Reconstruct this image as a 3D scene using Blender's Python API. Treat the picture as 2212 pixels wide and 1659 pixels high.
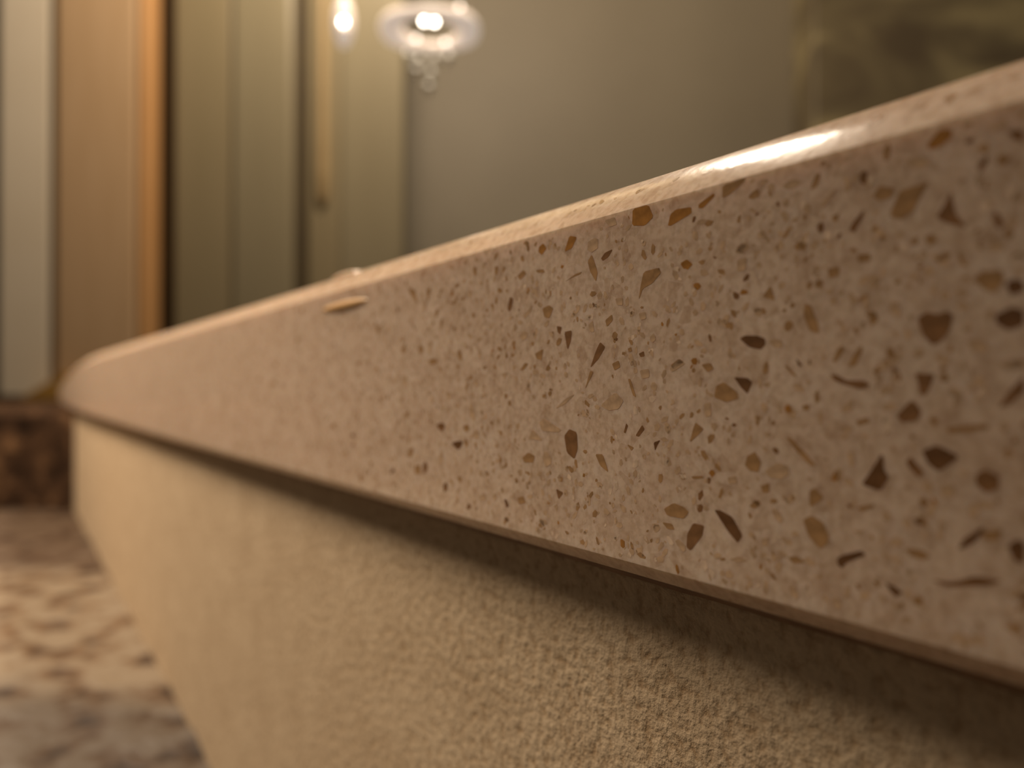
import bpy, bmesh, math, random
from mathutils import Vector, Matrix, noise

random.seed(11)
scn = bpy.context.scene
for o in list(bpy.data.objects):
    bpy.data.objects.remove(o)
col = scn.collection

# ------------------------------------------------------------------ camera
F_PX, W_PX, H_PX = 1700.0, 2212.0, 1659.0
HOR = 838.0                       # horizon row in the photograph
CZ = 0.104                        # lens height above the floor at its lowest point
cam_d = bpy.data.cameras.new('camera')
cam_d.sensor_width = 36.0
cam_d.lens = 36.0 * F_PX / W_PX
cam_d.clip_start = 0.002
cam_d.clip_end = 50
cam_d.dof.use_dof = True
cam_d.dof.focus_distance = 0.064
cam_d.dof.aperture_fstop = 19.0
cam = bpy.data.objects.new('camera', cam_d)
cam.location = (0, 0, CZ)
cam.rotation_euler = (math.radians(90) + math.atan((HOR - H_PX / 2) / F_PX), 0, 0)
col.objects.link(cam)
scn.camera = cam

# ------------------------------------------------------------------ world + lights + exposure
world = bpy.data.worlds.new('world'); scn.world = world
world.use_nodes = True
bg = world.node_tree.nodes['Background']
bg.inputs[0].default_value = (1.0, 0.84, 0.64, 1)
bg.inputs[1].default_value = 0.055

def point_light(name, loc, watts, colour, radius):
    l = bpy.data.lights.new(name, 'POINT')
    l.energy = watts; l.color = colour; l.shadow_soft_size = radius
    o = bpy.data.objects.new(name, l); o.location = loc
    col.objects.link(o); return o

# the ceiling fitting ahead, above the crystal pendant
point_light('ceiling_lamp_light', (-0.104, 0.80, CZ + 0.885), 27.0, (1.0, 0.84, 0.66), 0.045)
# added warm spot, unseen at left; cone edge imitates a phone's shadow at right
sl_d = bpy.data.lights.new('unseen_side_spot', 'SPOT')
sl_d.energy = 19.5; sl_d.color = (1.0, 0.80, 0.60); sl_d.shadow_soft_size = 0.08
sl_d.spot_size = math.radians(98.6); sl_d.spot_blend = 0.2
side = bpy.data.objects.new('unseen_side_spot', sl_d)
side.location = (-0.344, 0.276, CZ + 0.38)
side.rotation_euler = (Vector((-0.212, 0.399, CZ)) - side.location).to_track_quat('-Z', 'Y').to_euler()
col.objects.link(side)

scn.view_settings.view_transform = 'Standard'
scn.view_settings.look = 'None'
scn.view_settings.exposure = 0.0
scn.view_settings.gamma = 1.0
scn.view_settings.use_curve_mapping = False

# ------------------------------------------------------------------ helpers
def srgb(h):
    h = h.lstrip('#')
    c = [int(h[i:i + 2], 16) / 255 for i in (0, 2, 4)]
    return tuple((x / 12.92 if x <= 0.04045 else ((x + 0.055) / 1.055) ** 2.4) for x in c) + (1.0,)

def new_mat(name, base, rough=0.5, spec=0.5):
    m = bpy.data.materials.new(name); m.use_nodes = True
    b = m.node_tree.nodes['Principled BSDF']
    b.inputs['Base Color'].default_value = base
    b.inputs['Roughness'].default_value = rough
    b.inputs['Specular IOR Level'].default_value = spec
    return m, m.node_tree, b

def ramp(nt, src, stops):
    r = nt.nodes.new('ShaderNodeValToRGB')
    el = r.color_ramp.elements
    while len(el) > 1: el.remove(el[-1])
    el[0].position, el[0].color = stops[0]
    for p, c in stops[1:]:
        e = el.new(p); e.color = c
    nt.links.new(src, r.inputs[0]); return r

def noise_node(nt, scale, detail=3, rough=0.55, stretch=None, dist=0.0):
    tc = nt.nodes.new('ShaderNodeTexCoord')
    n = nt.nodes.new('ShaderNodeTexNoise')
    n.inputs['Scale'].default_value = scale
    n.inputs['Detail'].default_value = detail
    n.inputs['Roughness'].default_value = rough
    n.inputs['Distortion'].default_value = dist
    if stretch:
        mp = nt.nodes.new('ShaderNodeMapping')
        mp.inputs['Scale'].default_value = stretch[0]
        mp.inputs['Rotation'].default_value = stretch[1] if len(stretch) > 1 else (0, 0, 0)
        nt.links.new(tc.outputs['Object'], mp.inputs[0]); nt.links.new(mp.outputs[0], n.inputs['Vector'])
    else:
        nt.links.new(tc.outputs['Object'], n.inputs['Vector'])
    return n

def mix_rgb(nt, fac, a, b, mode='MIX'):
    m = nt.nodes.new('ShaderNodeMix'); m.data_type = 'RGBA'; m.blend_type = mode
    for sock, v in ((m.inputs[0], fac), (m.inputs[6], a), (m.inputs[7], b)):
        if hasattr(v, 'is_linked'): nt.links.new(v, sock)
        else: sock.default_value = v
    return m.outputs[2]

def bump(nt, b, h, strength, distance):
    bm = nt.nodes.new('ShaderNodeBump')
    bm.inputs['Strength'].default_value = strength
    bm.inputs['Distance'].default_value = distance
    nt.links.new(h, bm.inputs['Height']); nt.links.new(bm.outputs[0], b.inputs['Normal'])
    return bm

def mesh_obj(name, verts, faces, mats, parent=None, smooth=False, sharp=None, loc=None):
    me = bpy.data.meshes.new(name)
    me.from_pydata([tuple(v) for v in verts], [], faces)
    me.update()
    if smooth:
        me.polygons.foreach_set('use_smooth', [True] * len(me.polygons))
        if sharp: me.set_sharp_from_angle(angle=math.radians(sharp))
    for m in (mats if isinstance(mats, (list, tuple)) else [mats]):
        me.materials.append(m)
    o = bpy.data.objects.new(name, me); col.objects.link(o)
    if parent: o.parent = parent
    if loc: o.location = loc
    return o

def bevel_box(name, x0, x1, y0, y1, z0, z1, mat, parent=None, r=0.003, seg=2):
    bm = bmesh.new()
    c = Vector(((x0 + x1) / 2, (y0 + y1) / 2, z0))
    bmesh.ops.create_cube(bm, size=1)
    for v in bm.verts:
        v.co = Vector((v.co.x * (x1 - x0), v.co.y * (y1 - y0), (v.co.z + 0.5) * (z1 - z0)))
    if r: bmesh.ops.bevel(bm, geom=bm.edges[:], offset=r, segments=seg, profile=0.5, affect='EDGES')
    me = bpy.data.meshes.new(name); bm.to_mesh(me); bm.free()
    me.materials.append(mat)
    o = bpy.data.objects.new(name, me); col.objects.link(o)
    o.location = c
    if parent:
        o.parent = parent; o.location = c - parent.location
    return o

def lathe(name, prof, mat, parent=None, seg=24, loc=(0, 0, 0)):
    vs, fs = [], []
    for r, z in prof:
        for k in range(seg):
            a = 2 * math.pi * k / seg
            vs.append((r * math.cos(a), r * math.sin(a), z))
    n = len(prof)
    for i in range(n - 1):
        for k in range(seg):
            k2 = (k + 1) % seg
            fs.append((i * seg + k, i * seg + k2, (i + 1) * seg + k2, (i + 1) * seg + k))
    fs.append(tuple(reversed(range(seg)))); fs.append(tuple(range((n - 1) * seg, n * seg)))
    o = mesh_obj(name, vs, fs, mat, parent, smooth=True, sharp=50)
    o.location = loc; return o

def tag(o, label=None, cat=None, group=None, kind=None):
    if label: o['label'] = label
    if cat: o['category'] = cat
    if group: o['group'] = group
    if kind: o['kind'] = kind
    return o

def empty(name, loc, rz=0.0):
    o = bpy.data.objects.new(name, None); o.empty_display_size = 0.02
    o.location = loc; o.rotation_euler = (0, 0, rz); col.objects.link(o); return o

def px_at(x, y, depth):
    """photo pixel -> world point on the vertical plane Y = depth"""
    return Vector(((x - W_PX / 2) / F_PX * depth, depth, CZ - (y - HOR) / F_PX * depth))

# ------------------------------------------------------------------ materials
# quartz matrix
m_quartz, nt, b = new_mat('quartz_cream', srgb('#cdb89f'), 0.16, 0.5)
n1 = noise_node(nt, 260, 3); n2 = noise_node(nt, 1500, 2)
vor = nt.nodes.new('ShaderNodeTexVoronoi'); vor.inputs['Scale'].default_value = 900
tc = nt.nodes.new('ShaderNodeTexCoord'); nt.links.new(tc.outputs['Object'], vor.inputs['Vector'])
r1 = ramp(nt, n1.outputs[0], [(0.35, srgb('#d8c0ab')), (0.65, srgb('#e2ccb8'))])
r2 = ramp(nt, n2.outputs[0], [(0.36, srgb('#bfa88e')), (0.58, srgb('#ffffff'))])
c = mix_rgb(nt, 0.35, r1.outputs[0], r2.outputs[0], 'MULTIPLY')
sep = nt.nodes.new('ShaderNodeSeparateColor'); nt.links.new(vor.outputs['Color'], sep.inputs[0])
r3 = ramp(nt, sep.outputs[0], [(0.0, srgb('#cdb79d')), (0.25, srgb('#f6efe4')), (1.0, srgb('#ffffff'))])
c = mix_rgb(nt, 0.4, c, r3.outputs[0], 'MULTIPLY')
nt.links.new(c, b.inputs['Base Color'])
b.inputs['Subsurface Weight'].default_value = 0.35
b.inputs['Subsurface Radius'].default_value = (1.0, 0.55, 0.28)
b.inputs['Subsurface Scale'].default_value = 0.004
n3 = noise_node(nt, 700, 2); bump(nt, b, n3.outputs[0], 0.12, 0.0002)

m_highlight, nt, b = new_mat('amber_highlight', srgb('#cdae8c'), 0.42, 1.0)  # orange of a warm highlight put into the bead's colour
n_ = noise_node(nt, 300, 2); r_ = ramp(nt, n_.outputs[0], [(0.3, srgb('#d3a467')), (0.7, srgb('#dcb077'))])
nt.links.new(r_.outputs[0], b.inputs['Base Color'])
CH = {}
def chip_mat(key, colr, rough=0.2):
    m, nt, b = new_mat('quartz_chip_' + key, srgb(colr), rough)
    n = noise_node(nt, 900, 2)
    base = srgb(colr)
    hi = tuple(min(1, v * 1.25) for v in base[:3]) + (1,)
    lo = tuple(v * 0.82 for v in base[:3]) + (1,)
    r = ramp(nt, n.outputs[0], [(0.35, lo), (0.65, hi)])
    nt.links.new(r.outputs[0], b.inputs['Base Color'])
    CH[key] = m
chip_mat('very_dark', '#6d4d31'); chip_mat('dark', '#84603f'); chip_mat('middle', '#a58159')
chip_mat('light', '#bfa182'); chip_mat('orange', '#a5743a'); chip_mat('pale', '#d6bea6')
KEY = {'v': 'very_dark', 'd': 'dark', 'm': 'middle', 'l': 'light', 'o': 'orange', 'p': 'pale'}

# painted curb with roller stipple
m_paint, nt, b = new_mat('cream_paint', srgb('#cbb08c'), 0.62, 0.3)
na = noise_node(nt, 820, 4, 0.62)
nb = noise_node(nt, 420, 3, 0.6, ((1.3, 1.3, 0.7), (0, 0, 0)))
nc = noise_node(nt, 90, 2)
add = nt.nodes.new('ShaderNodeMath'); add.operation = 'ADD'
mulb = nt.nodes.new('ShaderNodeMath'); mulb.operation = 'MULTIPLY'; mulb.inputs[1].default_value = 0.5
nt.links.new(nb.outputs[0], mulb.inputs[0])
nt.links.new(na.outputs[0], add.inputs[0]); nt.links.new(mulb.outputs[0], add.inputs[1])
bump(nt, b, add.outputs[0], 0.55, 0.0006)
rc = ramp(nt, nc.outputs[0], [(0.35, srgb('#c0aa8c')), (0.65, srgb('#cbb698'))])
rd = ramp(nt, na.outputs[0], [(0.34, srgb('#c9b8a2')), (0.52, srgb('#ffffff'))])
nt.links.new(mix_rgb(nt, 0.7, rc.outputs[0], rd.outputs[0], 'MULTIPLY'), b.inputs['Base Color'])

m_seal, nt, b = new_mat('brown_sealant', srgb('#6b4a30'), 0.6)
n = noise_node(nt, 300, 3); r = ramp(nt, n.outputs[0], [(0.3, srgb('#7a5a3e')), (0.7, srgb('#93704f'))])
nt.links.new(r.outputs[0], b.inputs['Base Color'])

# mottled floor stone: cream field with brown pits, a taupe band by the step, a grey band nearer
m_floor, nt, b = new_mat('mottled_floor_stone', srgb('#b09070'), 0.6, 0.35)
tc = nt.nodes.new('ShaderNodeTexCoord')
sx = nt.nodes.new('ShaderNodeSeparateXYZ'); nt.links.new(tc.outputs['Object'], sx.inputs[0])
nw = noise_node(nt, 18, 3)
wob = nt.nodes.new('ShaderNodeMath'); wob.operation = 'MULTIPLY_ADD'
nt.links.new(nw.outputs[0], wob.inputs[0]); wob.inputs[1].default_value = 0.0555
nt.links.new(sx.outputs[1], wob.inputs[2])
skew = nt.nodes.new('ShaderNodeMath'); skew.operation = 'MULTIPLY_ADD'
nt.links.new(sx.outputs[0], skew.inputs[0]); skew.inputs[1].default_value = 0.12
nt.links.new(wob.outputs[0], skew.inputs[2])
mr = nt.nodes.new('ShaderNodeMapRange')
mr.inputs['From Min'].default_value = 0.12; mr.inputs['From Max'].default_value = 0.60
nt.links.new(skew.outputs[0], mr.inputs['Value'])
band = ramp(nt, mr.outputs[0], [(0.0, srgb('#52493e')), (0.26, srgb('#574d42')), (0.31, srgb('#7b6d5a')),
                                (0.52, srgb('#7e705d')), (0.57, srgb('#57483a')), (0.78, srgb('#524334')), (0.95, srgb('#584c40'))])
pit = noise_node(nt, 80, 3, 0.5, ((1.0, 1.1, 1.0), (0, 0, 0.25)), 0.2)
rp = ramp(nt, pit.outputs[0], [(0.33, srgb('#5a3a20')), (0.43, srgb('#c9ac8c')), (0.52, srgb('#ffffff'))])
c = mix_rgb(nt, 0.9, band.outputs[0], rp.outputs[0], 'MULTIPLY')
nt.links.new(c, b.inputs['Base Color'])
bump(nt, b, pit.outputs[0], 0.6, 0.006)

m_step, nt, b = new_mat('dark_mottled_stone', srgb('#3a2416'), 0.9, 0.05)
n = noise_node(nt, 42, 4, 0.6, None, 0.5)
r = ramp(nt, n.outputs[0], [(0.36, srgb('#20160f')), (0.52, srgb('#3c2b1e')), (0.64, srgb('#644b34')), (0.75, srgb('#503c2a'))])
nt.links.new(r.outputs[0], b.inputs['Base Color']); bump(nt, b, n.outputs[0], 0.7, 0.006)

def plain(name, lo, hi, scale, rough=0.5, stretch=None, spec=0.4):
    m, nt, b = new_mat(name, srgb(hi), rough, spec)
    n = noise_node(nt, scale, 3, 0.55, stretch)
    r = ramp(nt, n.outputs[0], [(0.3, srgb(lo)), (0.7, srgb(hi))])
    nt.links.new(r.outputs[0], b.inputs['Base Color']); return m
m_pale = plain('pale_panel_paint', '#e9d7ba', '#f0e0c6', 6, 0.5)
m_post = plain('tan_wood', '#c6a37a', '#cdab83', 9, 0.5, ((6, 6, 0.7),))
m_edge = plain('orange_wood_edge', '#bb8a56', '#c2935f', 9, 0.45, ((6, 6, 0.7),))
m_olive = plain('olive_panel', '#87795b', '#908163', 5, 0.4, ((3, 3, 0.4),))
m_olive2 = plain('green_grey_panel', '#877b60', '#918569', 5, 0.4, ((3, 3, 0.4),))
m_gap = plain('dark_bronze', '#4a3f2e', '#55472f', 12, 0.5)
m_grey = plain('warm_grey_wall', '#80745f', '#8b7f69', 2.5, 0.6)
m_bar = plain('warm_tan', '#a08860', '#aa9168', 20, 0.4)
m_amber = plain('amber_reflection', '#b98a3e', '#c2934a', 30, 0.5)  # yellowish reflection given as a solid colour

m_marble, nt, b = new_mat('olive_marble', srgb('#6a5a3c'), 0.4)
n = noise_node(nt, 3.2, 4, 0.55, ((1.0, 1.0, 2.2), (0, -0.75, 0)), 0.8)
r = ramp(nt, n.outputs[0], [(0.38, srgb('#655742')), (0.5, srgb('#7d6f52')), (0.60, srgb('#a09069'))])
nt.links.new(r.outputs[0], b.inputs['Base Color'])

def glow(name, colr, strength):
    m, nt, b = new_mat(name, colr, 0.4)
    b.inputs['Emission Color'].default_value = colr
    b.inputs['Emission Strength'].default_value = strength
    n = noise_node(nt, 40, 1); r = ramp(nt, n.outputs[0], [(0.2, tuple(v * 0.95 for v in colr[:3]) + (1,)), (0.8, colr)])
    nt.links.new(r.outputs[0], b.inputs['Base Color'])
    return m
m_glint = glow('glint_glow', (1.0, 0.90, 0.76, 1), 22.0)  # glow put in for bright glints on glass
m_glint2 = glow('glint_glow_faint', (1.0, 0.84, 0.70, 1), 4.0)
m_ring = glow('glowing_frosted_glass', (0.86, 0.72, 0.60, 1), 0.52)  # frosted glass given its own glow for the glints
m_glass, nt, b = new_mat('crystal_glass', (0.9, 0.88, 0.8, 1), 0.08)
b.inputs['Transmission Weight'].default_value = 0.1
n = noise_node(nt, 50, 1); r = ramp(nt, n.outputs[0], [(0.2, (0.85, 0.83, 0.74, 1)), (0.8, (0.95, 0.93, 0.86, 1))])
nt.links.new(r.outputs[0], b.inputs['Base Color'])
m_steel = plain('brushed_steel', '#8c8272', '#a0968a', 40, 0.35)

# ------------------------------------------------------------------ curb frame: x = along the slab (s), y = outwards (a)
MM = 0.001
VX = -15.0                                    # vanishing column of the slab's edges
ang = math.atan2(W_PX / 2 - VX, F_PX)
D = Vector((-math.sin(ang), math.cos(ang), 0)); N = Vector((-math.cos(ang), -math.sin(ang), 0))
OFFX = 50.9 * MM                              # sideways distance of the slab's face from the lens
A_FACE = -OFFX * math.cos(ang)
Z_BOT, Z_TOP = CZ - 15.2 * MM, CZ + 17.4 * MM
RZ = math.atan2(D.y, D.x)
S_NEAR, S_END, A_BACK = -0.26, 0.700, A_FACE - 0.12
A_WALL, S_WALL = A_FACE - 4.0 * MM, 0.617
S0, A0 = 0.25, A_FACE - 0.06

def face_sa(px, py):
    """photo pixel -> (s, z) on the slab's front face, where the ray meets that plane"""
    Y = F_PX * OFFX / (px - VX); X = (px - W_PX / 2) / F_PX * Y
    return D.dot(Vector((X, Y, 0))), CZ - (py - HOR) / F_PX * Y

# ------------------------------------------------------------------ floor (falls slightly towards the lens)
def floor_z(x, y):
    yy = min(y, 0.70)
    z = CZ - 83.4 * MM - (0.541 - yy) * 0.0374
    if y < -0.1: z = CZ - 83.4 * MM - 0.641 * 0.0374
    return z
def lines(a, b, fa, fb, step, coarse):
    out, v = [], a
    while v < b - 1e-6:
        out.append(v); v += step if fa <= v < fb else coarse
    out.append(b); return out
xs = lines(-1.6, 1.8, -0.60, 0.10, 0.005, 0.10)
ys = lines(-0.6, 1.75, 0.0, 0.60, 0.005, 0.10)
vs = []
for y in ys:
    for x in xs:
        h = noise.noise(Vector((x * 75, y * 95, 3))) * 0.0014 + noise.noise(Vector((x * 22, y * 30, 9))) * 0.0012
        vs.append((x, y, floor_z(x, y) + h))
nx = len(xs)
fs = [(j * nx + i, j * nx + i + 1, (j + 1) * nx + i + 1, (j + 1) * nx + i) for j in range(len(ys) - 1) for i in range(nx - 1)]
tag(mesh_obj('floor', vs, fs, m_floor, smooth=True), 'mottled cream and brown stone floor beside the cream curb', 'floor', kind='structure')

# ------------------------------------------------------------------ back wall and the joinery in front of it
def struct_box(name, label, cat, *a, **k):
    o = bevel_box(name, *a, **k); tag(o, label, cat, kind='structure'); return o
FZ = 0.0
struct_box('wall_back', 'plain warm grey wall behind the slab', 'wall', -1.6, 1.8, 1.62, 1.70, FZ, 2.3, m_grey, r=0)
struct_box('wall_right', 'olive and brown marbled wall panel beside the grey wall', 'wall', 0.577, 1.8, 1.50, 1.615, FZ, 2.3, m_marble, r=0.004)

Z_STEP = Z_BOT - 0.3 * MM
# dark stone step beyond the curb's end, carrying the slab's free end
wl_end = D * S_WALL + N * A_WALL
bm = bmesh.new()
sx0, sx1, sy0, sy1, sz0 = -1.3, 0.45, wl_end.y + 0.001, 1.30, 0.0
segx, segz = 150, 9
vs, fs = [], []
for i in range(segx + 1):
    x = sx0 + (sx1 - sx0) * i / segx
    prof = [(sy0, sz0)] + [(sy0, sz0 + (Z_STEP - sz0 - 0.004) * (k + 1) / segz) for k in range(segz)] + \
           [(sy0 + 0.004, Z_STEP), (sy1, Z_STEP), (sy1, sz0)]
    for k, (y, z) in enumerate(prof):
        if 0 < k < segz:
            y += -abs(noise.noise(Vector((x * 45, z * 45, 1)))) * 0.006 + 0.001
        vs.append((x, y, z))
pn = segz + 4
for i in range(segx):
    for k in range(pn):
        k2 = (k + 1) % pn
        fs.append((i * pn + k, (i + 1) * pn + k, (i + 1) * pn + k2, i * pn + k2))
fs.append(tuple(range(pn))); fs.append(tuple(reversed(range(segx * pn, (segx + 1) * pn))))
tag(mesh_obj('stone_step', vs, fs, m_step, smooth=True, sharp=40),
    'dark brown rough stone step at the far end of the cream curb', 'step')

# joinery standing on the step: pale panel, tan post, framed olive door
YJ = 1.12
def colx(px, y=YJ): return (px - W_PX / 2) / F_PX * y
ZT = 1.9
struct_box('wall_left', 'plain olive wall beyond the pale painted upright board', 'wall', -1.3, colx(-4), YJ + 0.01, YJ + 0.05, Z_STEP, ZT, m_olive, r=0.002)
struct_box('trim_1', 'pale painted upright board beside the tan wooden post', 'trim', colx(4), colx(122), YJ - 0.012, YJ + 0.03, Z_STEP, ZT, m_pale, r=0.006)
struct_box('trim_2', 'dark bronze strip behind the pale board and the tan post', 'trim', colx(-3), colx(372), YJ + 0.031, YJ + 0.045, Z_STEP, ZT, m_gap, r=0)
post = empty('trim_3', ((colx(136) + colx(330)) / 2, YJ, Z_STEP))
tag(post, 'tan wooden upright post with an orange-brown edge', 'post', kind='structure')
bevel_box('post_face', colx(136), colx(308), YJ - 0.02, YJ + 0.03, Z_STEP, ZT, m_post, post, 0.004)
bevel_box('post_edge', colx(308), colx(331), YJ - 0.022, YJ + 0.03, Z_STEP, ZT, m_edge, post, 0.008)
door = empty('door_1', ((colx(360) + colx(870)) / 2, YJ, Z_STEP))
tag(door, 'olive panelled door with a dark upright and a slim warm-toned bar', 'door', kind='structure')
bevel_box('panel', colx(372), colx(500), YJ + 0.004, YJ + 0.03, Z_STEP, ZT, m_olive, door, 0.004)
bevel_box('panel', colx(500), colx(632), YJ - 0.002, YJ + 0.03, Z_STEP, ZT, m_olive2, door, 0.006)
bevel_box('upright', colx(630), colx(664), YJ + 0.012, YJ + 0.03, Z_STEP, ZT, m_gap, door, 0.002)
bevel_box('panel', colx(662), colx(735), YJ + 0.002, YJ + 0.03, Z_STEP, ZT, m_olive, door, 0.004)
bevel_box('panel', colx(735), colx(872), YJ - 0.002, YJ + 0.03, Z_STEP, ZT, m_olive2, door, 0.004)
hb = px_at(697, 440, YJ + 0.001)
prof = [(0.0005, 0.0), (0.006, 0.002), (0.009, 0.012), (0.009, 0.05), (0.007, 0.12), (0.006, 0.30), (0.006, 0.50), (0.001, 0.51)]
lathe('slim_bar', prof, m_bar, door, 16, hb - door.location)  # slim bar, a little warmer and lighter than the panels

# yellowish reflection by the pale board, built as an amber wedge on the step
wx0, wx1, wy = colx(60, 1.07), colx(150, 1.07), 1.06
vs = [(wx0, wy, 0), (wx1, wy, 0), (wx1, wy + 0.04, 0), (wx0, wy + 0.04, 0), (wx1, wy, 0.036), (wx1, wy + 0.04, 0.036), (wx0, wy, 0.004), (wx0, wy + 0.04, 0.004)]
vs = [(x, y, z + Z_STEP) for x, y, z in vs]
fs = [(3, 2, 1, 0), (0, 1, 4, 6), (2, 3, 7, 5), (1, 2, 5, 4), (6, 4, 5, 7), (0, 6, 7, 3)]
tag(mesh_obj('reflection_wedge', vs, fs, m_amber), 'small amber wedge standing in for a yellowish reflection by the pale board', 'wedge')

# ------------------------------------------------------------------ low painted curb under the slab
cv = lambda s, a, z: D * s + N * a + Vector((0, 0, z))
curb = empty('wall_front', cv(S0, A0, 0.0), RZ)
tag(curb, 'low cream curb with stippled paint carrying the quartz slab', 'wall', kind='structure')
def loc(s, a, z): return (s - S0, a - A0, z)
prof = [(A_WALL, 0.0), (A_WALL, Z_BOT), (A_BACK + 0.006, Z_BOT), (A_BACK + 0.006, 0.0)]
bmw = bmesh.new()
# front corner at the far end slightly rounded, long front cut into strips
pts = [(S_NEAR, A_WALL)] + [(S_NEAR + (S_WALL - 0.005 - S_NEAR) * i / 30, A_WALL) for i in range(1, 31)]
for k in range(1, 7):
    t = math.pi / 2 * k / 6
    pts.append((S_WALL - 0.005 + 0.005 * math.sin(t), A_WALL - 0.005 + 0.005 * math.cos(t)))
pts += [(S_WALL, A_BACK + 0.006), (S_NEAR, A_BACK + 0.006)]
lo = [bmw.verts.new(loc(s, a, 0.0)) for s, a in pts]
hi = [bmw.verts.new(loc(s, a, Z_BOT)) for s, a in pts]
n = len(pts)
for i in range(n):
    j = (i + 1) % n
    bmw.faces.new((lo[j], lo[i], hi[i], hi[j]))
bmw.faces.new(hi[::-1]); bmw.faces.new(lo)
bmesh.ops.recalc_face_normals(bmw, faces=bmw.faces[:])
me = bpy.data.meshes.new('curb_body'); bmw.to_mesh(me); bmw.free(); me.materials.append(m_paint)
o = bpy.data.objects.new('curb_body', me); col.objects.link(o); o.parent = curb
# sealant squeezed out along the joint
vs, fs = [], []
NS, NR = 240, 7
for i in range(NS + 1):
    s = S_NEAR + 0.002 + (S_WALL - 0.01 - S_NEAR) * i / NS
    rr = 0.0008 * (1 + 0.35 * noise.noise(Vector((s * 160, 0, 0))))
    for k in range(NR):
        t = 2 * math.pi * k / NR
        vs.append(loc(s, A_WALL + rr * math.cos(t), Z_BOT - 0.0005 + rr * math.sin(t)))
for i in range(NS):
    for k in range(NR):
        k2 = (k + 1) % NR
        fs.append((i * NR + k, i * NR + k2, (i + 1) * NR + k2, (i + 1) * NR + k))
mesh_obj('sealant_bead', vs, fs, m_seal, curb, smooth=True)

# ------------------------------------------------------------------ quartz slab
slab = empty('quartz_slab', cv(S0, A0, Z_BOT), RZ)
tag(slab, 'cream quartz slab with brown stone chips and a polished bevelled edge', 'slab')
def sl(s, a, z): return Vector((s - S0, a - A0, z - Z_BOT))
C_TOP, C_BOT = 3.1 * MM, 1.3 * MM
out = []                                             # (s, a, normal s, normal a, extra)
R = 0.008
for i in range(61):
    out.append((S_NEAR + (S_END - R - S_NEAR) * i / 60, A_FACE, 0, 1))
for k in range(1, 9):
    t = math.pi / 2 * k / 8
    out.append((S_END - R + R * math.sin(t), A_FACE - R + R * math.cos(t), math.sin(t), math.cos(t)))
out += [(S_END, A_FACE - 0.06, 1, 0), (S_END, A_BACK, 0.707 * 1.414, -0.707 * 1.414), (S_NEAR, A_BACK, -1, -1)]
out[0] = (S_NEAR, A_FACE, -1, 1)
def near_corner(s): return max(0.0, min(1.0, (s - 0.42) / (S_END - 0.42))) ** 2
rings = []
for s, a, ns, na_ in out:
    w = near_corner(s) if a > A_FACE - 0.05 else 0.3
    ct, cb = C_TOP + 15 * MM * w, C_BOT + 4.0 * MM * w
    rows = [(cb, Z_BOT), (0, Z_BOT + cb), (0, Z_TOP - ct), (ct * 0.28, Z_TOP - ct * 0.64), (ct * 0.62, Z_TOP - ct * 0.28), (ct, Z_TOP - 0.02 * MM), (ct + 0.5 * MM, Z_TOP)]
    front = a > A_FACE - 0.05
    ring_ = []
    for i_, z in rows:
        lim = i_ / max(ct, 1e-6) * (C_TOP + 15 * MM) if z > CZ else i_
        s_in, a_in = s - ns * i_, a - na_ * i_
        if front:                                     # keep the inset outline from folding over at the corner
            s_in = min(s_in, S_END - lim)
            if s > S_END - R: a_in = min(a_in, A_FACE - lim)
        ring_.append(sl(s_in, a_in, z))
    rings.append(ring_)
vs = [v for r_ in rings for v in r_]
m_, L = len(rings), len(rings[0])
fs = []
for i in range(m_):
    j = (i + 1) % m_
    for k in range(L - 1):
        fs.append((i * L + k, i * L + k + 1, j * L + k + 1, j * L + k))
fs.append(tuple(i * L for i in range(m_))); fs.append(tuple(i * L + L - 1 for i in reversed(range(m_))))
body = mesh_obj('slab_body', vs, fs, m_quartz, slab, smooth=True, sharp=14)
bmx = bmesh.new(); bmx.from_mesh(body.data); bmesh.ops.remove_doubles(bmx, verts=bmx.verts[:], dist=2e-6); bmesh.ops.recalc_face_normals(bmx, faces=bmx.faces[:]); bmx.to_mesh(body.data); bmx.free()

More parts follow.
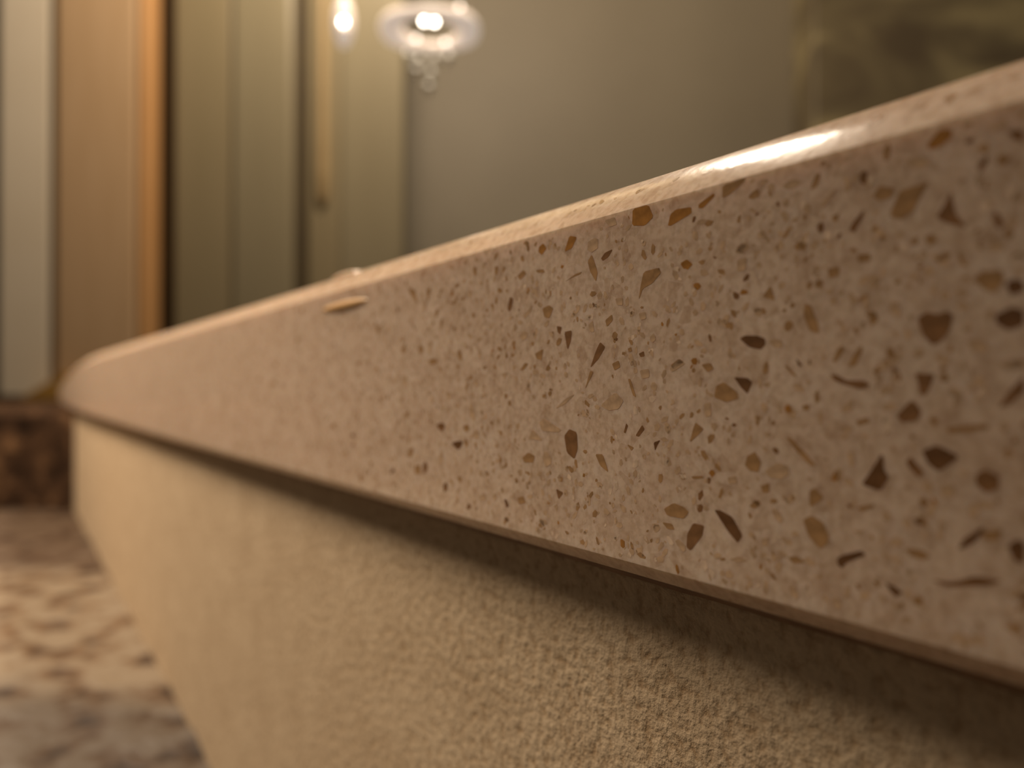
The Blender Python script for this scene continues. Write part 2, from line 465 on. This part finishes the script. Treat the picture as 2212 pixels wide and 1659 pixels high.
# chips: polygons read from the photograph, set into the face
T = {
 (1412, 500, 0.36166): """v 515,640 545,622 620,622 665,640 668,675 640,705 570,690|l 690,655 730,640 770,655 765,695 715,690|
d 1575,520 1630,480 1700,495 1755,475 1790,500 1770,590 1700,670 1660,675 1610,620|m 905,430 940,440 985,560 985,610 930,590 895,500|
v 480,870 560,875 590,900 560,970 520,930|m 375,920 420,900 500,960 505,1000 430,1020 360,990|
d 1055,855 1090,855 1150,890 1250,890 1300,915 1240,945 1160,920 1080,890|d 1560,845 1680,850 1650,930 1620,980 1590,970 1580,900|
d 1450,1100 1540,1005 1570,1030 1600,1080 1570,1130 1480,1140|v 1600,1310 1690,1275 1830,1345 1700,1435 1640,1390|
d 1505,1370 1535,1345 1615,1440 1580,1470 1530,1420|v 1355,1335 1370,1340 1375,1420 1405,1470 1350,1550 1240,1510 1290,1440|
d 1925,1450 1980,1420 2060,1460 2060,1540 1980,1560 1920,1510|m 785,1225 830,1240 920,1340 970,1400 930,1395 850,1310|
m 250,1140 300,1180 265,1215 215,1260 235,1180|m 930,1550 960,1530 1020,1590 930,1625|l 660,1430 740,1380 800,1400 810,1450 760,1480 690,1470|
v 2105,310 2160,280 2212,300 2212,360 2130,380|v 2040,500 2140,450 2212,470 2212,560 2120,590 2050,550|d 2060,1050 2120,960 2212,860 2212,960 2110,1040|
o 160,190 200,165 235,195 200,230|m 700,320 725,415 690,400 650,390|l 500,90 550,60 575,90 530,130 490,130|m 1620,40 1660,10 1700,50 1650,90|
v 850,755 890,800 865,805|m 780,800 800,800 860,870 830,860|m 285,795 340,785 360,820 320,840|m 570,1640 610,1600 640,1630 600,1655|
m 1240,680 1250,700 1210,800 1160,810 1190,740|m 1130,680 1140,710 1095,770 1065,780 1100,700|m 0,230 35,215 40,250 5,280|v 0,1260 40,1245 20,1280 8,1310|
l 150,760 190,790 110,840 95,820|l 500,170 560,150 550,230 500,240|l 300,1030 340,1020 345,1100 310,1110|l 1050,400 1090,390 1095,430 1060,440|
m 1830,110 1850,150 1880,210 1840,200 1815,140|l 1800,440 1850,410 1890,440 1850,480|m 1750,1170 1990,1150 2000,1180 1760,1210|m 890,1040 930,1030 930,1070 890,1065|
l 1120,1050 1190,1000 1190,1060 1130,1085|m 1210,1130 1280,1110 1290,1140 1220,1160|m 1040,220 1110,210 1110,260 1050,280|m 1215,140 1290,130 1300,170 1240,185|
m 225,1462 290,1460 300,1472 235,1478|l 440,1470 490,1460 500,1500 450,1510|m 640,1520 690,1500 690,1560 650,1560|l 1710,1520 1780,1500 1800,1580 1720,1590""",
 (1412, 1059, 0.36166): """v 360,115 400,120 470,160 530,270 500,315 440,240|d 200,260 235,195 300,210 290,270 220,360 195,340|
m 890,175 940,150 1010,190 1045,270 1035,320 990,350 920,270|v 1095,405 1130,385 1240,360 1265,385 1150,430 1120,465 1095,440|m 1490,345 1600,355 1650,395 1600,415 1530,390|
v 1815,355 1850,290 1960,220 1975,240 1900,320|v 2110,330 2170,290 2212,310 2212,440 2150,420|d 1650,530 1780,550 1920,510 2080,540 1990,570 1750,575|
v 1380,545 1440,575 1485,610 1440,635 1410,600|m 60,110 120,75 180,100 210,130 180,170 80,150|m 50,190 110,200 125,235 80,230|
m 800,400 850,390 910,430 830,435|l 450,410 510,395 560,420 500,430|m 930,5 1010,40 1000,60 930,100|m 1215,100 1320,80 1310,100 1240,130|m 590,65 635,60 625,100|
l 1700,180 1740,190 1720,300 1700,300|l 1330,630 1390,635 1370,670|l 1190,240 1250,240 1230,270|m 1950,250 2080,230 2060,300 1980,300|l 640,290 690,280 680,330 650,330""",
 (700, 500, 0.36166): """d 1095,460 1110,390 1130,400 1120,460 1105,480|o 1285,90 1310,70 1330,100 1300,140 1280,120|d 1655,160 1680,125 1725,105 1700,150 1665,175|
m 1575,180 1600,135 1635,240 1625,300 1590,240|m 1910,240 2000,215 2015,245 1960,310 1905,340 1880,410 1890,330|o 2130,195 2170,170 2200,200 2150,225|
m 1440,300 1500,255 1540,240 1530,255 1480,275|m 1155,265 1190,230 1210,250 1170,290|m 1305,460 1345,440 1370,460 1345,520 1315,510|d 1390,565 1420,570 1410,615 1395,600|
d 1435,600 1480,590 1475,650 1455,710|l 1580,560 1605,530 1615,600 1590,600|m 1680,530 1720,495 1725,530 1690,570|d 1650,660 1680,690 1640,760 1590,815 1615,740 1630,700|
m 1590,830 1610,840 1580,900 1560,940|m 1720,790 1760,770 1770,810 1735,830|l 1285,1140 1310,1115 1420,1185 1400,1200 1300,1190|l 1220,1240 1245,1180 1310,1250|
d 1435,1220 1465,1180 1510,1200 1515,1300 1495,1360 1450,1320|v 760,1265 795,1252 830,1252 820,1285 800,1305|d 670,1155 705,1140 725,1160 705,1200 685,1180|m 830,1165 860,1150 870,1180 845,1200|
m 1185,1350 1220,1320 1260,1340 1250,1380 1195,1380|d 590,1390 610,1370 620,1420 595,1450|d 710,1510 735,1495 740,1540 715,1560|d 390,1440 415,1410 425,1430 400,1450|
m 1620,1330 1665,1330 1700,1440 1650,1400|d 1385,1535 1430,1560 1400,1600|v 1075,1600 1090,1600 1105,1640 1090,1650|m 1155,1590 1190,1580 1205,1620 1165,1630|d 860,1620 880,1640 870,1659 850,1659|
l 930,1580 960,1560 970,1600 930,1610|m 620,770 660,755 685,780 640,800|m 560,700 575,670 595,700 575,740|m 460,710 485,660 490,720 470,730|m 500,330 545,350 560,440 515,370|m 610,350 640,330 620,430|
m 310,570 340,560 320,640|m 190,790 220,770 215,810|m 480,1090 510,1070 500,1120|m 40,1160 60,1140 75,1190|d 155,1220 175,1200 185,1235|d 1790,1200 1805,1145 1815,1160 1800,1205|
d 1860,1220 1900,1155 1915,1180 1880,1225|m 1810,1270 1850,1290 1835,1310|m 1815,880 1830,880 1865,990 1845,980|m 2070,800 2120,760 2150,780 2090,830|
l 1380,1060 1440,1000 1500,970 1440,1030|l 1650,1040 1740,960 1790,1010 1760,1060 1700,1070|l 1060,850 1100,840 1080,885|m 1170,830 1200,785 1220,790 1195,825|l 1190,500 1245,440 1235,480 1200,520|
m 1020,210 1040,205 1035,260 1020,255|m 1265,230 1310,225 1320,245 1275,245|m 540,1400 575,1395 575,1450 545,1450|m 1260,730 1310,700 1300,770 1270,760|l 1885,830 1940,820 1945,870 1900,880|
d 1880,730 1910,715 1915,745 1890,750|m 1815,700 1835,690 1840,715 1820,720|l 1740,400 1785,395 1785,440 1750,440|l 1880,490 1920,480 1925,520 1890,530""",
 (1100, 300, 0.27125): """o 985,530 1110,480 1150,620 1080,690 980,690|o 1285,600 1330,560 1450,540 1455,590 1290,690 1265,690|o 1510,520 1630,430 1640,450 1545,550 1510,550|
m 1700,370 1890,300 1870,340 1760,440 1700,470|l 760,650 840,620 860,680 800,700|o 440,900 480,770 540,780 500,870|m 1825,620 1845,600 1840,670 1815,660|l 1800,900 1850,830 1900,850 1860,910""",
 (1412, 0, 0.36166): """o 1640,860 1710,770 1790,770 1780,820 1700,880 1650,890|d 2120,780 2212,770 2212,850 2150,830|d 1690,1300 1740,1220 1780,1140 1800,1270 1880,1360 1750,1330|
d 1170,1370 1190,1330 1260,1250 1250,1300 1200,1390|m 1410,1290 1470,1140 1560,1110 1650,1080 1600,1170 1550,1260 1480,1310|m 1310,1170 1350,1110 1440,1120 1420,1180 1350,1200|
d 1930,1000 1990,920 2000,960 1960,1020|m 940,1130 970,1040 1000,1030 980,1110|l 1000,1220 1090,1120 1090,1150 1010,1240|m 1070,1290 1110,1270 1100,1320 1070,1320|m 1220,1540 1280,1510 1290,1550 1230,1570""",
}
PROUD, DEEP = 0.012 * MM, 0.35 * MM
Z0, Z1 = Z_BOT + C_BOT, Z_TOP - C_TOP
taken = []
def prism(poly, y0, y1):
    """poly: [(s, z)] counter-clockwise or not -> verts, faces of a thin plate lying in the face"""
    area = sum(poly[i][0] * poly[(i + 1) % len(poly)][1] - poly[(i + 1) % len(poly)][0] * poly[i][1] for i in range(len(poly)))
    if area > 0: poly = poly[::-1]
    k = len(poly)
    vs = [(s, y1, z) for s, z in poly] + [(s, y0, z) for s, z in poly]
    fs = [tuple(range(k))] + [(i, i + k, (i + 1) % k + k, (i + 1) % k) for i in range(k)] + [tuple(reversed(range(k, 2 * k)))]
    return vs, fs
def add_chip(poly, key):
    cs = sum(p[0] for p in poly) / len(poly); cz = sum(p[1] for p in poly) / len(poly)
    rad = max(math.hypot(p[0] - cs, p[1] - cz) for p in poly)
    taken.append((cs, cz, rad))
    vs, fs = prism([(s - cs, z - cz) for s, z in poly], -DEEP, PROUD)
    o = mesh_obj('stone_chip', vs, fs, CH[KEY[key]], slab)
    o.location = sl(cs, A_FACE, cz)
def soften(poly):
    """cut the corners once so that traced outlines are not hard-edged"""
    out = []
    for i in range(len(poly)):
        a, b_ = poly[i], poly[(i + 1) % len(poly)]
        out += [(a[0] * .88 + b_[0] * .12, a[1] * .88 + b_[1] * .12), (a[0] * .12 + b_[0] * .88, a[1] * .12 + b_[1] * .88)]
    return out
count = 0
for (ox, oy, k), txt in T.items():
    for item in txt.replace('\n', '').split('|'):
        parts = item.split()
        poly = []
        for p in parts[1:]:
            x, y = map(float, p.split(','))
            s, z = face_sa(ox + x * k, oy + y * k)
            poly.append((s, min(max(z, Z0 + .05 * MM), Z1 - .05 * MM)))
        add_chip(soften(poly), parts[0]); count += 1

def blob(rad, asp, k):
    th = random.uniform(0, math.pi); c_, s_ = math.cos(th), math.sin(th)
    pts = []
    for i in range(k):
        t = 2 * math.pi * (i + random.uniform(-.25, .25)) / k
        r_ = rad * random.uniform(.75, 1.1)
        u, v = r_ * math.cos(t) * asp, r_ * math.sin(t) / asp
        pts.append((u * c_ - v * s_, u * s_ + v * c_))
    return pts
def free(s, z, r_):
    return all((s - a) ** 2 + (z - b_) ** 2 > ((r_ + c_) * 0.9) ** 2 for a, b_, c_ in taken)
tries = 0
while count < 298 and tries < 20000:
    tries += 1
    s = 0.010 + 0.26 * random.random() ** 1.6
    rad = random.choice([.35, .4, .45, .5, .6, .75]) * MM
    z = random.uniform(Z0 + 1.6 * rad, Z1 - 1.6 * rad)
    if not free(s, z, rad): continue
    poly = [(s + u, z + v) for u, v in blob(rad, random.uniform(1, 1.5), random.choice([5, 6, 7]))]
    add_chip(poly, random.choice('mmmlllll')); count += 1

# all the finer grains, joined
vs, fs, mi = [], [], []
order = ['light', 'middle', 'pale', 'dark', 'orange']
def grain(s, a_, z, rad, frame=None):
    poly = blob(rad, random.uniform(1, 1.5), random.choice([5, 6]))
    if frame is None:
        v_, f_ = prism([(s + u, z + v) for u, v in poly], A_FACE - .1 * MM, A_FACE + .006 * MM)
        v_ = [sl(q[0], q[1], q[2]) for q in v_]
    else:
        v_, f_ = prism([(u, v) for u, v in poly], -.1 * MM, .012 * MM)
        o_, e1, e2, e3 = frame
        v_ = [o_ + e1 * q[0] + e2 * q[2] + e3 * q[1] for q in v_]
    base = len(vs); vs.extend(v_)
    k_ = random.choices(range(5), [60, 18, 14, 3, 2])[0]
    for f in f_:
        fs.append(tuple(i + base for i in f)); mi.append(k_)
for _ in range(10000):
    s = 0.008 + 0.50 * random.random() ** 2.0
    rad = random.choice([.13, .17, .2, .25, .3, .36]) * MM
    z = random.uniform(Z0 + 1.5 * rad, Z1 - 1.5 * rad)
    near = [t for t in taken if abs(t[0] - s) < t[2] + rad and abs(t[1] - z) < t[2] + rad]
    if near: continue
    grain(s, 0, z, rad)
e2 = Vector((0, -.34, .36)).normalized(); e3 = Vector((0, .36, .34)).normalized()
for _ in range(160):                                  # grains showing in the bevel
    s = 0.012 + 0.25 * random.random() ** 1.6
    o_ = sl(s, A_FACE - C_TOP * .45, Z_TOP - C_TOP * .46)
    grain(s, 0, 0, random.choice([.2, .3, .4]) * MM, (o_ + e2 * random.uniform(-.3, .3) * MM, Vector((1, 0, 0)), e2, e3))
g = mesh_obj('fine_grains', vs, fs, [CH[k] for k in order], slab)
g.data.polygons.foreach_set('material_index', mi)
tag(g, kind='stuff')

# amber bead under the bevel, coloured as a warm highlight, and a crumb standing on the top edge
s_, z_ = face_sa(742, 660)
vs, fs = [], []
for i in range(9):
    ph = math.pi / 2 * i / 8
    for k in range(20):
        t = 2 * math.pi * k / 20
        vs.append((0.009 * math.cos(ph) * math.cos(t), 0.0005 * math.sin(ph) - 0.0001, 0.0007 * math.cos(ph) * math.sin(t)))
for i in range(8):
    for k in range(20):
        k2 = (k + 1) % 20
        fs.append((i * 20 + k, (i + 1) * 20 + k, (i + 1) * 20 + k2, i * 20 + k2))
o = mesh_obj('highlight_bead', vs, fs, m_highlight, slab, smooth=True); o.location = sl(s_, A_FACE, z_)
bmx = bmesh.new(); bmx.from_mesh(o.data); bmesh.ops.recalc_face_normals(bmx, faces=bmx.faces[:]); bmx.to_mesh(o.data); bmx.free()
s_, z_ = face_sa(700, 612)
vs, fs = [], []
for i in range(9):
    ph = math.pi * i / 8
    for k in range(12):
        t = 2 * math.pi * k / 12
        vs.append((0.006 * math.cos(ph), 0.0012 * math.sin(ph) * math.cos(t), 0.0008 * math.sin(ph) * math.sin(t)))
for i in range(8):
    for k in range(12):
        k2 = (k + 1) % 12
        fs.append((i * 12 + k, i * 12 + k2, (i + 1) * 12 + k2, (i + 1) * 12 + k))
o = mesh_obj('edge_lip', vs, fs, m_quartz, slab, smooth=True)
o.location = sl(s_, A_FACE - C_TOP - 0.6 * MM, Z_TOP)

# ------------------------------------------------------------------ hanging crystal shapes, their glints made to glow
YP = 0.95
def sphere(name, r, mat, parent, loc, seg=16):
    prof = [(max(1e-5, r * math.sin(math.pi * i / 10)), -r * math.cos(math.pi * i / 10)) for i in range(11)]
    return lathe(name, prof, mat, parent, seg, loc)
def drop(r, h, mat, parent, loc):
    vs = [(0, 0, -h * .6), (0, 0, h * .4)] + [(r * math.cos(k * math.pi / 3), r * math.sin(k * math.pi / 3), 0) for k in range(6)]
    fs = []
    for k in range(6):
        k2 = (k + 1) % 6
        fs += [(0, 2 + k2, 2 + k), (1, 2 + k, 2 + k2)]
    o = mesh_obj('crystal_drop', vs, fs, mat, parent); o.location = loc; return o
pc = px_at(928, 62, YP)
pend = empty('crystal_pendant', pc)
tag(pend, 'wide ring made to glow for glints, with hanging crystal drops', 'ornament')
vs, fs = [], []
Rm, rm, SU, SV = 0.050, 0.0090, 40, 14
for i in range(SU):
    for k in range(SV):
        u, v = 2 * math.pi * i / SU, 2 * math.pi * k / SV
        rq = 0.0055 + 0.0085 * math.cos(u) ** 2
        rr = Rm + rq * math.cos(v) - 0.003
        vs.append((rr * math.cos(u), rr * math.sin(u), rq * math.sin(v)))
for i in range(SU):
    for k in range(SV):
        i2, k2 = (i + 1) % SU, (k + 1) % SV
        fs.append((i * SV + k, i2 * SV + k, i2 * SV + k2, i * SV + k2))
mesh_obj('glass_ring', vs, fs, m_ring, pend, smooth=True)
def at(px, py, dy=0.0): return px_at(px, py, YP + dy) - pc
for px, py, r_, mt in ((916, 44, .0026, m_glint), (938, 46, .0026, m_glint), (993, 14, .0026, m_glint2), (898, 82, .0042, m_glint2), (962, 90, .0042, m_glint2)):
    dy = 0.0 if py < 60 else -0.067
    sphere('glint_bead', r_ * (0.6 if mt is m_glint2 and py > 60 else 1), mt, pend, at(px, py, dy))
for px, py in ((880, 118), (905, 130), (938, 126), (968, 122), (898, 150), (930, 158), (926, 186)):
    drop(0.006, 0.022, m_glass, pend, at(px, py))
for k in range(3):
    u = 2 * math.pi * (k + .25) / 3
    bmq = bmesh.new()
    bmesh.ops.create_cone(bmq, cap_ends=True, segments=8, radius1=.0007, radius2=.0007, depth=0.9)
    me = bpy.data.meshes.new('cable'); bmq.to_mesh(me); bmq.free(); me.materials.append(m_steel)
    o = bpy.data.objects.new('cable', me); col.objects.link(o); o.parent = pend
    o.location = (Rm * math.cos(u), Rm * math.sin(u), 0.46)
lathe('canopy', [(.06, 0.90), (.06, 0.915), (.05, 0.925)], m_steel, pend)

dc = px_at(742, 50, YP)
dl = empty('glowing_glass_drop', dc)
tag(dl, 'small glass drop made to glow for a glint, beside the wide ring', 'ornament')
lathe('drop_glass', [(.0006, -.030), (.006, -.026), (.0115, -.012), (.0130, 0.0), (.0120, .014), (.008, .027), (.003, .034)], m_ring, dl, 20)
sphere('glint_bead', .0030, m_glint, dl, px_at(741, 45, YP - 0.0145) - dc)
bmq = bmesh.new()
bmesh.ops.create_cone(bmq, cap_ends=True, segments=8, radius1=.0008, radius2=.0008, depth=0.9)
me = bpy.data.meshes.new('cable'); bmq.to_mesh(me); bmq.free(); me.materials.append(m_steel)
o = bpy.data.objects.new('cable', me); col.objects.link(o); o.parent = dl; o.location = (0, 0, 0.475)
lathe('canopy', [(.03, 0.90), (.03, 0.912), (.024, 0.92)], m_steel, dl)
